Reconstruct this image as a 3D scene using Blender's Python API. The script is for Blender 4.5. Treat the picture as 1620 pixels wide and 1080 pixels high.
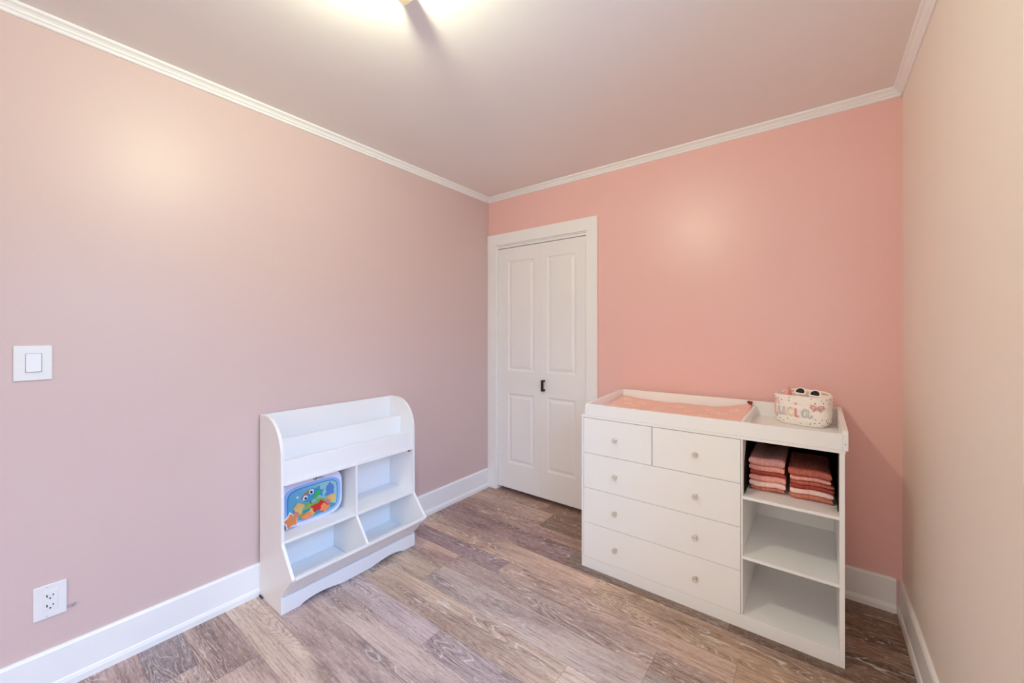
import bpy, bmesh, math, random
from mathutils import Vector, Matrix, noise as mnoise

for o in list(bpy.data.objects):
    bpy.data.objects.remove(o, do_unlink=True)
S = bpy.context.scene
COL = S.collection
PI = math.pi

# ---------------------------------------------------------------- camera
W, H_ROOM, REAR = 2.524, 2.435, -4.40          # room: left wall x=0, back wall y=0
LENS_PX = 626.0                                # focal length in pixels of the 1620 px wide frame
cam_d = bpy.data.cameras.new('camera')
cam = bpy.data.objects.new('camera', cam_d)
COL.objects.link(cam)
cam_d.sensor_width = 36.0
cam_d.lens = LENS_PX * 36.0 / 1620.0
cam_d.shift_y = -14.0 / 1620.0
cam_d.clip_start = 0.02
cam.location = (2.199, -2.552, 1.30)
cam.rotation_euler = (PI / 2, 0, math.radians(37.3646))
S.camera = cam

# ---------------------------------------------------------------- view
S.view_settings.view_transform = 'Standard'
S.view_settings.look = 'None'
S.view_settings.gamma = 1.0
S.view_settings.use_curve_mapping = False
S.view_settings.exposure = 0.06
S.cycles.max_bounces = 14
S.cycles.diffuse_bounces = 10
S.cycles.transparent_max_bounces = 12
S.cycles.sample_clamp_indirect = 6.0

# ---------------------------------------------------------------- light levels
LAMP_COL, LAMP_POWER = (0.96, 1.0, 0.71), 35.0        # ceiling lamp bulbs (light built in the lamp below)
SKY_SIDE, SKY_REAR, GROUND = (0.29, 0.51, 0.91), (1.0, 0.90, 0.80), 0.15     # blue sky past the right window, warm fill tint past the added rear one
SIDE_STR, REAR_STR = 38.0, 11.0
WIN_Y0, WIN_Y1, WIN_Z0, WIN_Z1 = -2.55, -1.489, 1.113, 2.06   # glazed opening in the right wall

world = bpy.data.worlds.new('sky')
S.world = world
world.use_nodes = True
wn = world.node_tree
wn.nodes.clear()
wo = wn.nodes.new('ShaderNodeOutputWorld')
wb = wn.nodes.new('ShaderNodeBackground')
wt = wn.nodes.new('ShaderNodeTexCoord')
ws = wn.nodes.new('ShaderNodeSeparateXYZ')
wr = wn.nodes.new('ShaderNodeMapRange')           # above / below the horizon
wr.interpolation_type = 'LINEAR'              # overcast sky: dim at the horizon, bright overhead
for i, x in enumerate((-0.02, 0.60, GROUND, 1.0)): wr.inputs[i + 1].default_value = x
wh = wn.nodes.new('ShaderNodeMath'); wh.operation = 'ADD'
wf = wn.nodes.new('ShaderNodeMapRange'); wf.interpolation_type = 'SMOOTHSTEP'
wf.inputs[1].default_value = -0.25; wf.inputs[2].default_value = 0.25
wc = wn.nodes.new('ShaderNodeMix'); wc.data_type = 'RGBA'
wc.inputs[6].default_value = tuple(c * REAR_STR for c in SKY_REAR) + (1,)
wc.inputs[7].default_value = tuple(c * SIDE_STR for c in SKY_SIDE) + (1,)
wn.links.new(wt.outputs['Generated'], ws.inputs[0])
wn.links.new(ws.outputs['Z'], wr.inputs[0])
wn.links.new(ws.outputs['X'], wh.inputs[0]); wn.links.new(ws.outputs['Y'], wh.inputs[1])
wn.links.new(wh.outputs[0], wf.inputs[0])
wn.links.new(wf.outputs[0], wc.inputs[0])
wn.links.new(wc.outputs[2], wb.inputs[0])
wn.links.new(wr.outputs[0], wb.inputs[1])
wn.links.new(wb.outputs[0], wo.inputs[0])

RW_X0, RW_X1, RW_Z0, RW_Z1 = 0.90, 2.25, 0.80, 2.10          # added fill window, unseen, in the wall behind the camera
def portal(name, loc, sx, sy, m3):
    d = bpy.data.lights.new(name, 'AREA')
    d.shape = 'RECTANGLE'; d.size = sx; d.size_y = sy
    d.cycles.is_portal = True
    o = bpy.data.objects.new(name, d)
    COL.objects.link(o)
    o.location = loc
    o.rotation_euler = Matrix(m3).to_euler()
portal('window_portal', (W + 0.13, (WIN_Y0 + WIN_Y1) / 2, (WIN_Z0 + WIN_Z1) / 2), WIN_Y1 - WIN_Y0, WIN_Z1 - WIN_Z0, ((0, 0, 1), (1, 0, 0), (0, 1, 0)))
portal('window_portal', ((RW_X0 + RW_X1) / 2, REAR - 0.13, (RW_Z0 + RW_Z1) / 2), RW_X1 - RW_X0, RW_Z1 - RW_Z0, ((-1, 0, 0), (0, 0, -1), (0, -1, 0)))

# ================================================================ helpers
def lin(c):
    return c / 12.92 if c <= 0.04045 else ((c + 0.055) / 1.055) ** 2.4

def rgb(r, g, b):
    return (lin(r / 255), lin(g / 255), lin(b / 255), 1.0)

class NT:
    """tiny node-tree writer"""
    def __init__(self, name):
        self.m = bpy.data.materials.new(name)
        self.m.use_nodes = True
        self.t = self.m.node_tree
        self.bsdf = self.t.nodes['Principled BSDF']
        self.out = self.t.nodes['Material Output']
    def n(self, kind, **kw):
        nd = self.t.nodes.new(kind)
        for k, v in kw.items():
            setattr(nd, k, v)
        return nd
    def l(self, a, b):
        self.t.links.new(a, b)
    def math(self, op, a, b=None, c=None, clamp=False):
        nd = self.n('ShaderNodeMath', operation=op, use_clamp=clamp)
        for i, v in enumerate((a, b, c)):
            if v is None: continue
            if isinstance(v, (int, float)): nd.inputs[i].default_value = v
            else: self.l(v, nd.inputs[i])
        return nd.outputs[0]
    def mix(self, fac, a, b, blend='MIX'):
        nd = self.n('ShaderNodeMix', data_type='RGBA', blend_type=blend)
        for i, v in ((0, fac), (6, a), (7, b)):
            if isinstance(v, (int, float)): nd.inputs[i].default_value = v
            elif isinstance(v, tuple): nd.inputs[i].default_value = v
            else: self.l(v, nd.inputs[i])
        return nd.outputs[2]
    def noise(self, vec, scale=5.0, detail=2.0, rough=0.5, dist=0.0):
        nd = self.n('ShaderNodeTexNoise')
        nd.inputs['Scale'].default_value = scale
        nd.inputs['Detail'].default_value = detail
        nd.inputs['Roughness'].default_value = rough
        nd.inputs['Distortion'].default_value = dist
        if vec is not None: self.l(vec, nd.inputs['Vector'])
        return nd.outputs[0]
    def coord(self, kind='Object', scale=(1, 1, 1), rot=(0, 0, 0)):
        tc = self.n('ShaderNodeTexCoord')
        mp = self.n('ShaderNodeMapping')
        mp.inputs['Scale'].default_value = scale
        mp.inputs['Rotation'].default_value = rot
        self.l(tc.outputs[kind], mp.inputs[0])
        return mp.outputs[0]
    def smooth(self, v, a, b, lo=0.0, hi=1.0):
        nd = self.n('ShaderNodeMapRange', interpolation_type='SMOOTHSTEP')
        self.l(v, nd.inputs[0])
        for i, x in enumerate((a, b, lo, hi)): nd.inputs[i + 1].default_value = x
        return nd.outputs[0]
    def bump(self, h, strength=0.2, dist=0.002):
        nd = self.n('ShaderNodeBump')
        nd.inputs['Strength'].default_value = strength
        nd.inputs['Distance'].default_value = dist
        self.l(h, nd.inputs['Height'])
        self.l(nd.outputs[0], self.bsdf.inputs['Normal'])
    def set(self, **kw):
        for k, v in kw.items():
            i = self.bsdf.inputs[k.replace('_', ' ')]
            if isinstance(v, (int, float, tuple)): i.default_value = v
            else: self.l(v, i)

def plain(name, col, rough=0.5, bump=0.0, scale=60.0, var=0.03, metal=0.0, spec=0.5):
    """paint / plastic / lacquer: slight procedural tone variation and orange-peel"""
    t = NT(name)
    v = t.coord()
    nz = t.noise(v, 3.0, 3.0)
    dark = tuple(c * (1 - var) for c in col[:3]) + (1,)
    lite = tuple(min(1, c * (1 + var)) for c in col[:3]) + (1,)
    t.set(Base_Color=t.mix(nz, dark, lite), Roughness=rough, Metallic=metal)
    t.bsdf.inputs['Specular IOR Level'].default_value = spec
    if bump:
        t.bump(t.noise(v, scale, 3.0), bump, 0.001)
    return t.m

# ---- mesh writing
def bm_new(): return bmesh.new()

def box(bm, x0, x1, y0, y1, z0, z1, bev=0.0, seg=2):
    vs = [bm.verts.new((x, y, z)) for x in (x0, x1) for y in (y0, y1) for z in (z0, z1)]
    q = [(0, 1, 3, 2), (4, 6, 7, 5), (0, 4, 5, 1), (2, 3, 7, 6), (0, 2, 6, 4), (1, 5, 7, 3)]
    fs = [bm.faces.new([vs[i] for i in f]) for f in q]
    if bev > 0:
        es = list({e for f in fs for e in f.edges})
        bmesh.ops.bevel(bm, geom=es, offset=bev, segments=seg, affect='EDGES', profile=0.5)
    return vs

def prism(bm, pts, axis, a, b, bev=0.0, seg=2, mat=0):
    def P(u, v, w):
        return {'x': (w, u, v), 'y': (u, w, v), 'z': (u, v, w)}[axis]
    A = [bm.verts.new(P(u, v, a)) for u, v in pts]
    B = [bm.verts.new(P(u, v, b)) for u, v in pts]
    n = len(pts)
    caps = [bm.faces.new(A), bm.faces.new(B[::-1])]
    fs = caps + [bm.faces.new([A[i], B[i], B[(i + 1) % n], A[(i + 1) % n]]) for i in range(n)]
    for f in fs: f.material_index = mat
    if bev > 0:
        es = list({e for f in caps for e in f.edges})
        bmesh.ops.bevel(bm, geom=es, offset=bev, segments=seg, affect='EDGES', profile=0.5)

def lathe(bm, prof, c, axis='z', n=24, flip=1, caps=True):
    """prof: [(radius, height)]"""
    rings = []
    for r, h in prof:
        ring = []
        for k in range(n):
            a = 2 * PI * k / n
            u, v, w = r * math.cos(a), r * math.sin(a), h * flip
            p = {'z': (u, v, w), 'y': (u, w, v), 'x': (w, u, v)}[axis]
            ring.append(bm.verts.new((c[0] + p[0], c[1] + p[1], c[2] + p[2])))
        rings.append(ring)
    for A, B in zip(rings, rings[1:]):
        for k in range(n):
            bm.faces.new([A[k], A[(k + 1) % n], B[(k + 1) % n], B[k]])
    if caps:
        bm.faces.new(rings[0]); bm.faces.new(rings[-1])

def tube(bm, path, r, n=8, closed=False, mat=0):
    path = [Vector(p) for p in path]
    N = len(path)
    rings = []
    prev = None
    for i, p in enumerate(path):
        if closed: t = path[(i + 1) % N] - path[i - 1]
        else: t = path[min(i + 1, N - 1)] - path[max(i - 1, 0)]
        t.normalize()
        if prev is None:
            a = Vector((0, 0, 1)) if abs(t.z) < 0.9 else Vector((1, 0, 0))
            u = t.cross(a).normalized()
        else:
            u = (prev - t * prev.dot(t)).normalized()
        prev = u
        v = t.cross(u)
        rr = r[i] if isinstance(r, (list, tuple)) else r
        rings.append([bm.verts.new(p + (u * math.cos(2 * PI * k / n) + v * math.sin(2 * PI * k / n)) * rr) for k in range(n)])
    prs = list(zip(rings, rings[1:])) + ([(rings[-1], rings[0])] if closed else [])
    for A, B in prs:
        for k in range(n):
            f = bm.faces.new([A[k], A[(k + 1) % n], B[(k + 1) % n], B[k]]); f.material_index = mat
    if not closed:
        for rg in (rings[0], rings[-1]):
            f = bm.faces.new(rg); f.material_index = mat

def rrect(w, h, r, n=6, cx=0.0, cy=0.0):
    pts = []
    for (sx, sy, a0) in ((1, 1, 0), (-1, 1, 90), (-1, -1, 180), (1, -1, 270)):
        for k in range(n + 1):
            a = math.radians(a0 + 90 * k / n)
            pts.append((cx + sx * (w / 2 - r) + r * math.cos(a), cy + sy * (h / 2 - r) + r * math.sin(a)))
    return pts

def ellipse(a, b, n=28, cx=0, cy=0, rot=0.0):
    out = []
    for k in range(n):
        t = 2 * PI * k / n
        x, y = a * math.cos(t), b * math.sin(t)
        out.append((cx + x * math.cos(rot) - y * math.sin(rot), cy + x * math.sin(rot) + y * math.cos(rot)))
    return out

def world_loc(o):
    v = Vector((0, 0, 0))
    while o is not None:
        v += o.location; o = o.parent
    return v

def obj(name, bm, mats, parent=None, smooth=False, loc=None, xf=None, angle=35):
    """one mesh object from a bmesh written in room coordinates"""
    bmesh.ops.recalc_face_normals(bm, faces=bm.faces[:])
    if xf is not None:
        bm.transform(xf)
    base = Vector(loc) if loc is not None else Vector((0, 0, 0))
    off = (world_loc(parent) if parent is not None else Vector((0, 0, 0))) + base
    if off.length > 0:
        bm.transform(Matrix.Translation(-off))
    me = bpy.data.meshes.new(name)
    bm.to_mesh(me); bm.free()
    for m in (mats if isinstance(mats, (list, tuple)) else [mats]):
        me.materials.append(m)
    if smooth:
        for p in me.polygons: p.use_smooth = True
        try: me.set_sharp_from_angle(angle=math.radians(angle))
        except Exception: pass
    o = bpy.data.objects.new(name, me)
    COL.objects.link(o)
    o.location = base
    if parent is not None: o.parent = parent
    return o

def tag(o, label, cat, group=None, kind=None):
    o['label'] = label; o['category'] = cat
    if group: o['group'] = group
    if kind: o['kind'] = kind
    return o

def thing(name, label, cat, loc, group=None, kind=None):
    o = bpy.data.objects.new(name, None)
    o.empty_display_size = 0.05
    COL.objects.link(o)
    o.location = loc
    return tag(o, label, cat, group, kind)

# ================================================================ materials
def wall_paint(name, col, rough):
    t = NT(name)
    v = t.coord()
    nz = t.noise(v, 1.3, 2.0)
    a = tuple(c * 0.985 for c in col[:3]) + (1,)
    b = tuple(c * 1.015 for c in col[:3]) + (1,)
    t.set(Base_Color=t.mix(nz, a, b), Roughness=rough)
    t.bsdf.inputs['Specular IOR Level'].default_value = 0.5
    t.bump(t.noise(v, 140.0, 3.0), 0.12, 0.001)
    return t.m

M_WALL_L = wall_paint('blush_wall_paint', (0.66, 0.505, 0.485, 1), 0.42)
M_WALL_B = wall_paint('salmon_wall_paint', (0.84, 0.515, 0.48, 1), 0.36)
M_WALL_R = wall_paint('beige_pink_wall_paint', (0.86, 0.765, 0.68, 1), 0.5)
M_CEIL = wall_paint('ceiling_paint', (0.87, 0.835, 0.80, 1), 0.6)
M_TRIM = plain('white_trim_paint', (0.88, 0.88, 0.88, 1), 0.38, 0.05, 40)
M_DOOR = plain('white_door_paint', (0.86, 0.85, 0.85, 1), 0.42, 0.06, 90)
M_WHITE = plain('white_laminate', (0.87, 0.865, 0.855, 1), 0.36, 0.04, 120, 0.015)
M_SHELFWHITE = plain('white_toy_shelf_laminate', (0.875, 0.87, 0.875, 1), 0.36, 0.04, 120, 0.015)
M_PLASTIC = plain('white_plastic', (0.82, 0.82, 0.82, 1), 0.3)
M_BLACK = plain('black_metal', (0.012, 0.011, 0.011, 1), 0.4, spec=0.3)
M_DARK = plain('dark_gap', (0.03, 0.025, 0.022, 1), 0.8)
M_LINER = plain('matte_black', (0.010, 0.006, 0.006, 1), 0.95, 0.3, 300, spec=0.1)
M_BRASS = plain('pale_brass', (0.80, 0.70, 0.56, 1), 0.45, metal=0.6)
M_STEEL = plain('steel', (0.55, 0.52, 0.5, 1), 0.35, metal=1.0)

def floor_mat():
    t = NT('vinyl_plank_floor')
    tc = t.n('ShaderNodeTexCoord')
    tone = t.n('ShaderNodeAttribute', attribute_name='tone').outputs['Color']
    sd = t.n('ShaderNodeAttribute', attribute_name='seed').outputs['Fac']
    uv = t.n('ShaderNodeUVMap', uv_map='plank').outputs[0]
    def vec(sx, sy, k):
        # object coordinates stretched along the plank, shifted per plank
        mp = t.n('ShaderNodeMapping'); mp.inputs['Scale'].default_value = (sx, sy, 1)
        t.l(tc.outputs['Object'], mp.inputs[0])
        cb = t.n('ShaderNodeCombineXYZ')
        t.l(t.math('MULTIPLY', sd, 13.7 * k), cb.inputs[0]); t.l(t.math('MULTIPLY', sd, 7.3 * k), cb.inputs[1]); t.l(t.math('MULTIPLY', sd, 3.1 * k), cb.inputs[2])
        ad = t.n('ShaderNodeVectorMath', operation='ADD')
        t.l(mp.outputs[0], ad.inputs[0]); t.l(cb.outputs[0], ad.inputs[1])
        return ad.outputs[0]
    blotch = t.noise(vec(1.6, 6.0, 1.0), 1.0, 3.0, 0.55, 0.4)
    blotch2 = t.noise(vec(2.3, 9.0, 1.7), 1.0, 3.0, 0.6, 0.6)
    streak = t.noise(vec(5.0, 110.0, 2.3), 1.0, 3.0, 0.6)
    fine = t.noise(vec(34.0, 260.0, 1.1), 1.0, 3.0, 0.65)
    # cathedral grain: iso-lines of a stretched noise
    ring = t.noise(vec(1.1, 7.5, 3.1), 1.0, 2.0, 0.45, 0.9)
    wob = t.noise(vec(14.0, 60.0, 1.9), 1.0, 2.0, 0.5)
    rr = t.math('ADD', t.math('MULTIPLY', ring, 30.0), t.math('MULTIPLY', wob, 0.7))
    fr = t.math('FRACT', rr)
    tri = t.math('ABSOLUTE', t.math('SUBTRACT', fr, 0.5))            # 0..0.5
    darkline = t.smooth(tri, 0.34, 0.5)
    whiteline = t.smooth(tri, 0.10, 0.0)
    patch = t.smooth(t.noise(vec(1.3, 5.0, 4.3), 1.0, 1.0), 0.44, 0.58, 0.12, 1.0)
    # knots: sparse dark eyes stretched along the grain
    kn = t.n('ShaderNodeTexVoronoi', voronoi_dimensions='3D'); kn.inputs['Scale'].default_value = 1.0
    t.l(vec(1.5, 5.5, 2.9), kn.inputs['Vector'])
    kd = t.math('ADD', kn.outputs['Distance'], t.math('MULTIPLY', t.math('SUBTRACT', wob, 0.5), 0.16))
    knot = t.smooth(kd, 0.24, 0.06)
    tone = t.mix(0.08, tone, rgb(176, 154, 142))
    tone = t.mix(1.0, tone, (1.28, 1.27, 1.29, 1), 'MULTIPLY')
    c = t.mix(t.smooth(blotch, 0.42, 0.66, 0.0, 0.80), tone, t.mix(1.0, tone, (0.52, 0.46, 0.48, 1), 'MULTIPLY'))
    c = t.mix(t.smooth(blotch2, 0.48, 0.70, 0.0, 0.55), c, t.mix(1.0, c, (1.28, 1.26, 1.22, 1), 'MULTIPLY'))
    c = t.mix(t.smooth(streak, 0.48, 0.64, 0.0, 0.62), c, t.mix(1.0, c, (0.62, 0.57, 0.55, 1), 'MULTIPLY'))
    c = t.mix(t.smooth(streak, 0.48, 0.34, 0.0, 0.35), c, t.mix(1.0, c, (1.25, 1.24, 1.22, 1), 'MULTIPLY'))
    c = t.mix(t.math('MULTIPLY', t.math('MULTIPLY', darkline, patch), 0.62), c, t.mix(1.0, c, (0.45, 0.40, 0.39, 1), 'MULTIPLY'))
    c = t.mix(t.math('MULTIPLY', t.math('MULTIPLY', whiteline, patch), 0.85), c, (0.72, 0.66, 0.62, 1))
    c = t.mix(t.smooth(fine, 0.53, 0.68, 0.0, 0.55), c, (0.62, 0.56, 0.52, 1))
    c = t.mix(t.smooth(fine, 0.47, 0.33, 0.0, 0.55), c, t.mix(1.0, c, (0.55, 0.5, 0.5, 1), 'MULTIPLY'))
    c = t.mix(t.math('MULTIPLY', knot, 0.62), c, t.mix(1.0, c, (0.50, 0.46, 0.50, 1), 'MULTIPLY'))
    c = t.mix(t.math('MULTIPLY', t.smooth(t.math('ABSOLUTE', t.math('SUBTRACT', kd, 0.10)), 0.025, 0.0), 0.6), c, (0.66, 0.60, 0.56, 1))
    # plank edges
    sx = t.n('ShaderNodeSeparateXYZ'); t.l(uv, sx.inputs[0])
    edge = t.math('MINIMUM', sx.outputs[0], sx.outputs[1])
    groove = t.smooth(edge, 0.0022, 0.0004)
    c = t.mix(t.math('MULTIPLY', groove, 0.55), c, t.mix(1.0, c, (0.4, 0.36, 0.34, 1), 'MULTIPLY'))
    t.set(Base_Color=c, Roughness=t.smooth(streak, 0.3, 0.7, 0.42, 0.58))
    t.bsdf.inputs['Specular IOR Level'].default_value = 0.4
    h = t.math('SUBTRACT', t.math('MULTIPLY', fine, 0.5), t.math('ADD', groove, t.math('MULTIPLY', t.math('MULTIPLY', darkline, patch), 0.4)))
    t.bump(h, 0.25, 0.0012)
    return t.m
M_FLOOR = floor_mat()

def glass_mat(name, tint, gloss=0.08, rough=0.03):
    t = NT(name)
    tr = t.n('ShaderNodeBsdfTransparent'); tr.inputs[0].default_value = tint
    gl = t.n('ShaderNodeBsdfGlossy'); gl.inputs['Roughness'].default_value = rough
    nz = t.noise(t.coord(), 2.0)
    mx = t.n('ShaderNodeMixShader')
    t.l(t.math('MULTIPLY_ADD', nz, 0.01, gloss), mx.inputs[0])
    t.l(tr.outputs[0], mx.inputs[1]); t.l(gl.outputs[0], mx.inputs[2])
    t.l(mx.outputs[0], t.out.inputs[0])
    return t.m
M_PANE = glass_mat('window_glass', (0.96, 0.98, 0.98, 1), 0.07)
M_CRYSTAL = glass_mat('clear_acrylic', (0.97, 0.95, 0.93, 1), 0.22, 0.15)

def bulb_mat():
    t = NT('frosted_lit_bulb')
    nz = t.noise(t.coord(), 3.0)
    t.set(Base_Color=(0.9, 0.88, 0.85, 1), Roughness=0.4)
    t.set(Emission_Color=(*LAMP_COL, 1), Emission_Strength=t.math('MULTIPLY_ADD', nz, 0.5, BULB_E))
    return t.m
BULB_R = 0.033
BULB_E = LAMP_POWER / (PI * 4 * PI * BULB_R ** 2)
M_BULB = bulb_mat()

def gauze(name, col, contrast=0.35, scale=1.0):
    """crinkled double-gauze cloth"""
    t = NT(name)
    v = t.coord(scale=(170 * scale, 24 * scale, 60 * scale))
    w = t.noise(v, 1.0, 3.0, 0.6, 0.6)
    big = t.noise(t.coord(), 30.0, 3.0)
    dk = tuple(c * (1 - contrast) for c in col[:3]) + (1,)
    c = t.mix(t.smooth(w, 0.35, 0.62), dk, col)
    t.set(Base_Color=t.mix(t.math('MULTIPLY', big, 0.25), c, dk), Roughness=0.95)
    t.bsdf.inputs['Specular IOR Level'].default_value = 0.15
    t.bump(w, 0.7, 0.004)
    return t.m

# ================================================================ the room
# ---- floor: one mesh, a face per printed strip of the planks
# (y_top, y_bottom, [(x_end, (r,g,b)) ...]) measured in metres; strips run along the back wall
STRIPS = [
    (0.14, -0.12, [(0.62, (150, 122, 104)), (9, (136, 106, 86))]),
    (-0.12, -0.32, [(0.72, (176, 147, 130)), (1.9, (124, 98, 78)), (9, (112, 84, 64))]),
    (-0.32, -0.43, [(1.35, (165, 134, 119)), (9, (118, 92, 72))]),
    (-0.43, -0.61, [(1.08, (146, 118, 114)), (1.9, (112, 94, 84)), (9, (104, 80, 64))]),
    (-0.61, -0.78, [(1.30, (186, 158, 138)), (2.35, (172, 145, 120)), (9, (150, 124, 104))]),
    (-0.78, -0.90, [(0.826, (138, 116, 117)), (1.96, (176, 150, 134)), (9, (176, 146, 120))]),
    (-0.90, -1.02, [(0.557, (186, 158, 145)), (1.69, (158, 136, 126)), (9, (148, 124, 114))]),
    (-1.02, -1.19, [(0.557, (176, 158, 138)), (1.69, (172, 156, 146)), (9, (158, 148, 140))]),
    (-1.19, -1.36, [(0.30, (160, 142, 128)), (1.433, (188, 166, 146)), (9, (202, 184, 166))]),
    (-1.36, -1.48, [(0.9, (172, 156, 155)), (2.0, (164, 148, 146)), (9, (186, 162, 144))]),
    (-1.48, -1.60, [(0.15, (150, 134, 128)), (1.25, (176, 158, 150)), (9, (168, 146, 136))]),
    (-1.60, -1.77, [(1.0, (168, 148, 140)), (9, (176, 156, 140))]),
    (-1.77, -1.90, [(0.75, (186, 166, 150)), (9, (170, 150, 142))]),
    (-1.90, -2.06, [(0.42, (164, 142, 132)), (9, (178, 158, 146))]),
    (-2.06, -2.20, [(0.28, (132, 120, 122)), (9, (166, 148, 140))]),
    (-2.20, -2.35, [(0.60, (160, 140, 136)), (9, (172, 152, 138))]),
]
yy = -2.35; rnd = random.Random(4)
while yy > REAR:
    STRIPS.append((yy, yy - 0.145, [(rnd.uniform(0.4, 1.6), (172, 150, 138)), (9, (160, 140, 128))])); yy -= 0.145
bm = bm_new()
lay_c = bm.loops.layers.float_color.new('tone')
lay_uv = bm.loops.layers.uv.new('plank')
lay_s = bm.faces.layers.float.new('seed')
rnd = random.Random(11)
for ya, yb, segs in STRIPS:
    yb = max(yb, REAR - 0.1)
    xa = -0.02
    for xe, col in segs:
        xb = min(xe, W + 0.02)
        if xb <= xa: continue
        xm, ym = (xa + xb) / 2, (ya + yb) / 2
        sd = rnd.uniform(0, 10)
        c4 = rgb(*col)
        # quarters so that the plank uv holds the distance to the nearest edge
        for (x0, x1) in ((xa, xm), (xm, xb)):
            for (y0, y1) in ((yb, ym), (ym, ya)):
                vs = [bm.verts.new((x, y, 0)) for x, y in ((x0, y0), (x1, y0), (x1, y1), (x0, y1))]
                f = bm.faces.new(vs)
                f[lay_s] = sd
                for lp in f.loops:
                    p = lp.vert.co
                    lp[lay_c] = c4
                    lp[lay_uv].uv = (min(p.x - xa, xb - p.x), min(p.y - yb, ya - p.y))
        xa = xb
fl = obj('floor', bm, M_FLOOR)
tag(fl, 'grey-brown wood-look plank floor of the room', 'floor', kind='structure')

def struct(name, bm, m, label, cat, **k):
    return tag(obj(name, bm, m, **k), label, cat, kind='structure')

bm = bm_new(); box(bm, -0.12, W + 0.12, REAR - 0.12, 0.16, H_ROOM, H_ROOM + 0.1)
struct('ceiling', bm, M_CEIL, 'plain off-white ceiling of the room', 'ceiling')
bm = bm_new(); box(bm, -0.12, 0, REAR, 0.0, -0.05, H_ROOM)
struct('wall_left', bm, M_WALL_L, 'long pale pink wall on the left with switch and outlet', 'wall')
# back wall with a closet opening
DX0, DX1, DZ = 0.092, 0.921, 2.022
bm = bm_new()
for b in ((-0.12, DX0, 0, 0.16, -0.05, H_ROOM), (DX1, W + 0.12, 0, 0.16, -0.05, H_ROOM), (DX0, DX1, 0, 0.16, DZ, H_ROOM), (-0.12, W + 0.12, 0.16, 0.22, -0.05, H_ROOM)):
    box(bm, *b)
struct('wall_back', bm, M_WALL_B, 'salmon pink wall behind the white dresser', 'wall')
bm = bm_new()
for b in ((W, W + 0.14, REAR, WIN_Y0, -0.05, H_ROOM), (W, W + 0.14, WIN_Y1, 0.0, -0.05, H_ROOM), (W, W + 0.14, WIN_Y0, WIN_Y1, -0.05, WIN_Z0), (W, W + 0.14, WIN_Y0, WIN_Y1, WIN_Z1, H_ROOM)):
    box(bm, *b)
struct('wall_right', bm, M_WALL_R, 'beige-pink wall at the right edge of the room', 'wall')
bm = bm_new()
for b in ((-0.12, RW_X0, -0.05, H_ROOM), (RW_X1, W + 0.14, -0.05, H_ROOM), (RW_X0, RW_X1, -0.05, RW_Z0), (RW_X0, RW_X1, RW_Z1, H_ROOM)):
    box(bm, b[0], b[1], REAR - 0.14, REAR, b[2], b[3])
struct('wall_rear', bm, M_WALL_L, 'pale pink wall behind the camera', 'wall')

# ---- baseboards (board with eased top edge + shoe moulding at the foot)
BB = [(0, 0), (0.021, 0), (0.021, 0.022), (0.017, 0.034), (0.013, 0.037), (0.013, 0.148), (0.009, 0.156), (0, 0.157)]
def base(name, axis, a, b, xf, label):
    bm = bm_new()
    prism(bm, [xf(u, v) for u, v in BB], axis, a, b)
    struct(name, bm, M_TRIM, label, 'baseboard')
base('baseboard_left', 'y', REAR, -0.0, lambda u, v: (u, v), 'white baseboard along the foot of the left wall')
base('baseboard_back', 'x', 1.006, W - 0.0215, lambda u, v: (-u, v), 'white baseboard on the back wall behind the dresser')
base('baseboard_right', 'y', REAR, -0.0, lambda u, v: (W - u, v), 'white baseboard along the foot of the right wall')

# ---- crown moulding, stepped
CR = [(0, 0.0), (0.006, 0.0), (0.010, 0.004), (0.010, 0.010), (0.014, 0.013), (0.017, 0.015), (0.017, 0.020), (0.024, 0.027), (0.031, 0.030), (0.034, 0.033), (0.034, 0.0405), (0, 0.0405)]
CZ = H_ROOM - 0.0405
def crown(name, axis, a, b, xf, label):
    bm = bm_new(); prism(bm, [xf(u, v + CZ) for u, v in CR], axis, a, b)
    struct(name, bm, M_TRIM, label, 'moulding')
crown('trim_1', 'y', REAR, 0, lambda u, v: (u, v), 'white crown moulding along the top of the left wall')
crown('trim_2', 'x', 0, W, lambda u, v: (-u, v), 'white crown moulding along the top of the back wall')
crown('trim_3', 'y', REAR, 0, lambda u, v: (W - u, v), 'white crown moulding along the top of the right wall')

# ---- closet door: casing, jamb, track, two moulded leaves, handle
dr = thing('door_1', 'white four-panel closet door with black pull handle in the corner', 'door', (0.5, 0, 0), kind='structure')
bm = bm_new()
CY0, CY1 = -0.016, 0.0
box(bm, 0.0015, DX0, CY0, CY1, 0.0, DZ, 0.002)
box(bm, DX1, 1.003, CY0, CY1, 0.0, DZ, 0.002)
box(bm, 0.0015, 1.003, CY0, CY1, DZ, 2.113, 0.002)
obj('door_casing', bm, M_TRIM, dr)
bm = bm_new()   # jamb lining
box(bm, DX0, DX0 + 0.006, -0.002, 0.10, 0, DZ); box(bm, DX1 - 0.010, DX1, -0.002, 0.10, 0, DZ)
box(bm, DX0 + 0.006, DX1 - 0.010, -0.002, 0.10, DZ - 0.008, DZ)
obj('door_jamb', bm, M_TRIM, dr)
bm = bm_new()   # bifold track under the head
box(bm, DX0 + 0.007, DX1 - 0.011, 0.006, 0.04, DZ - 0.026, DZ - 0.0085, 0.001)
obj('door_track', bm, M_TRIM, dr)

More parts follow.
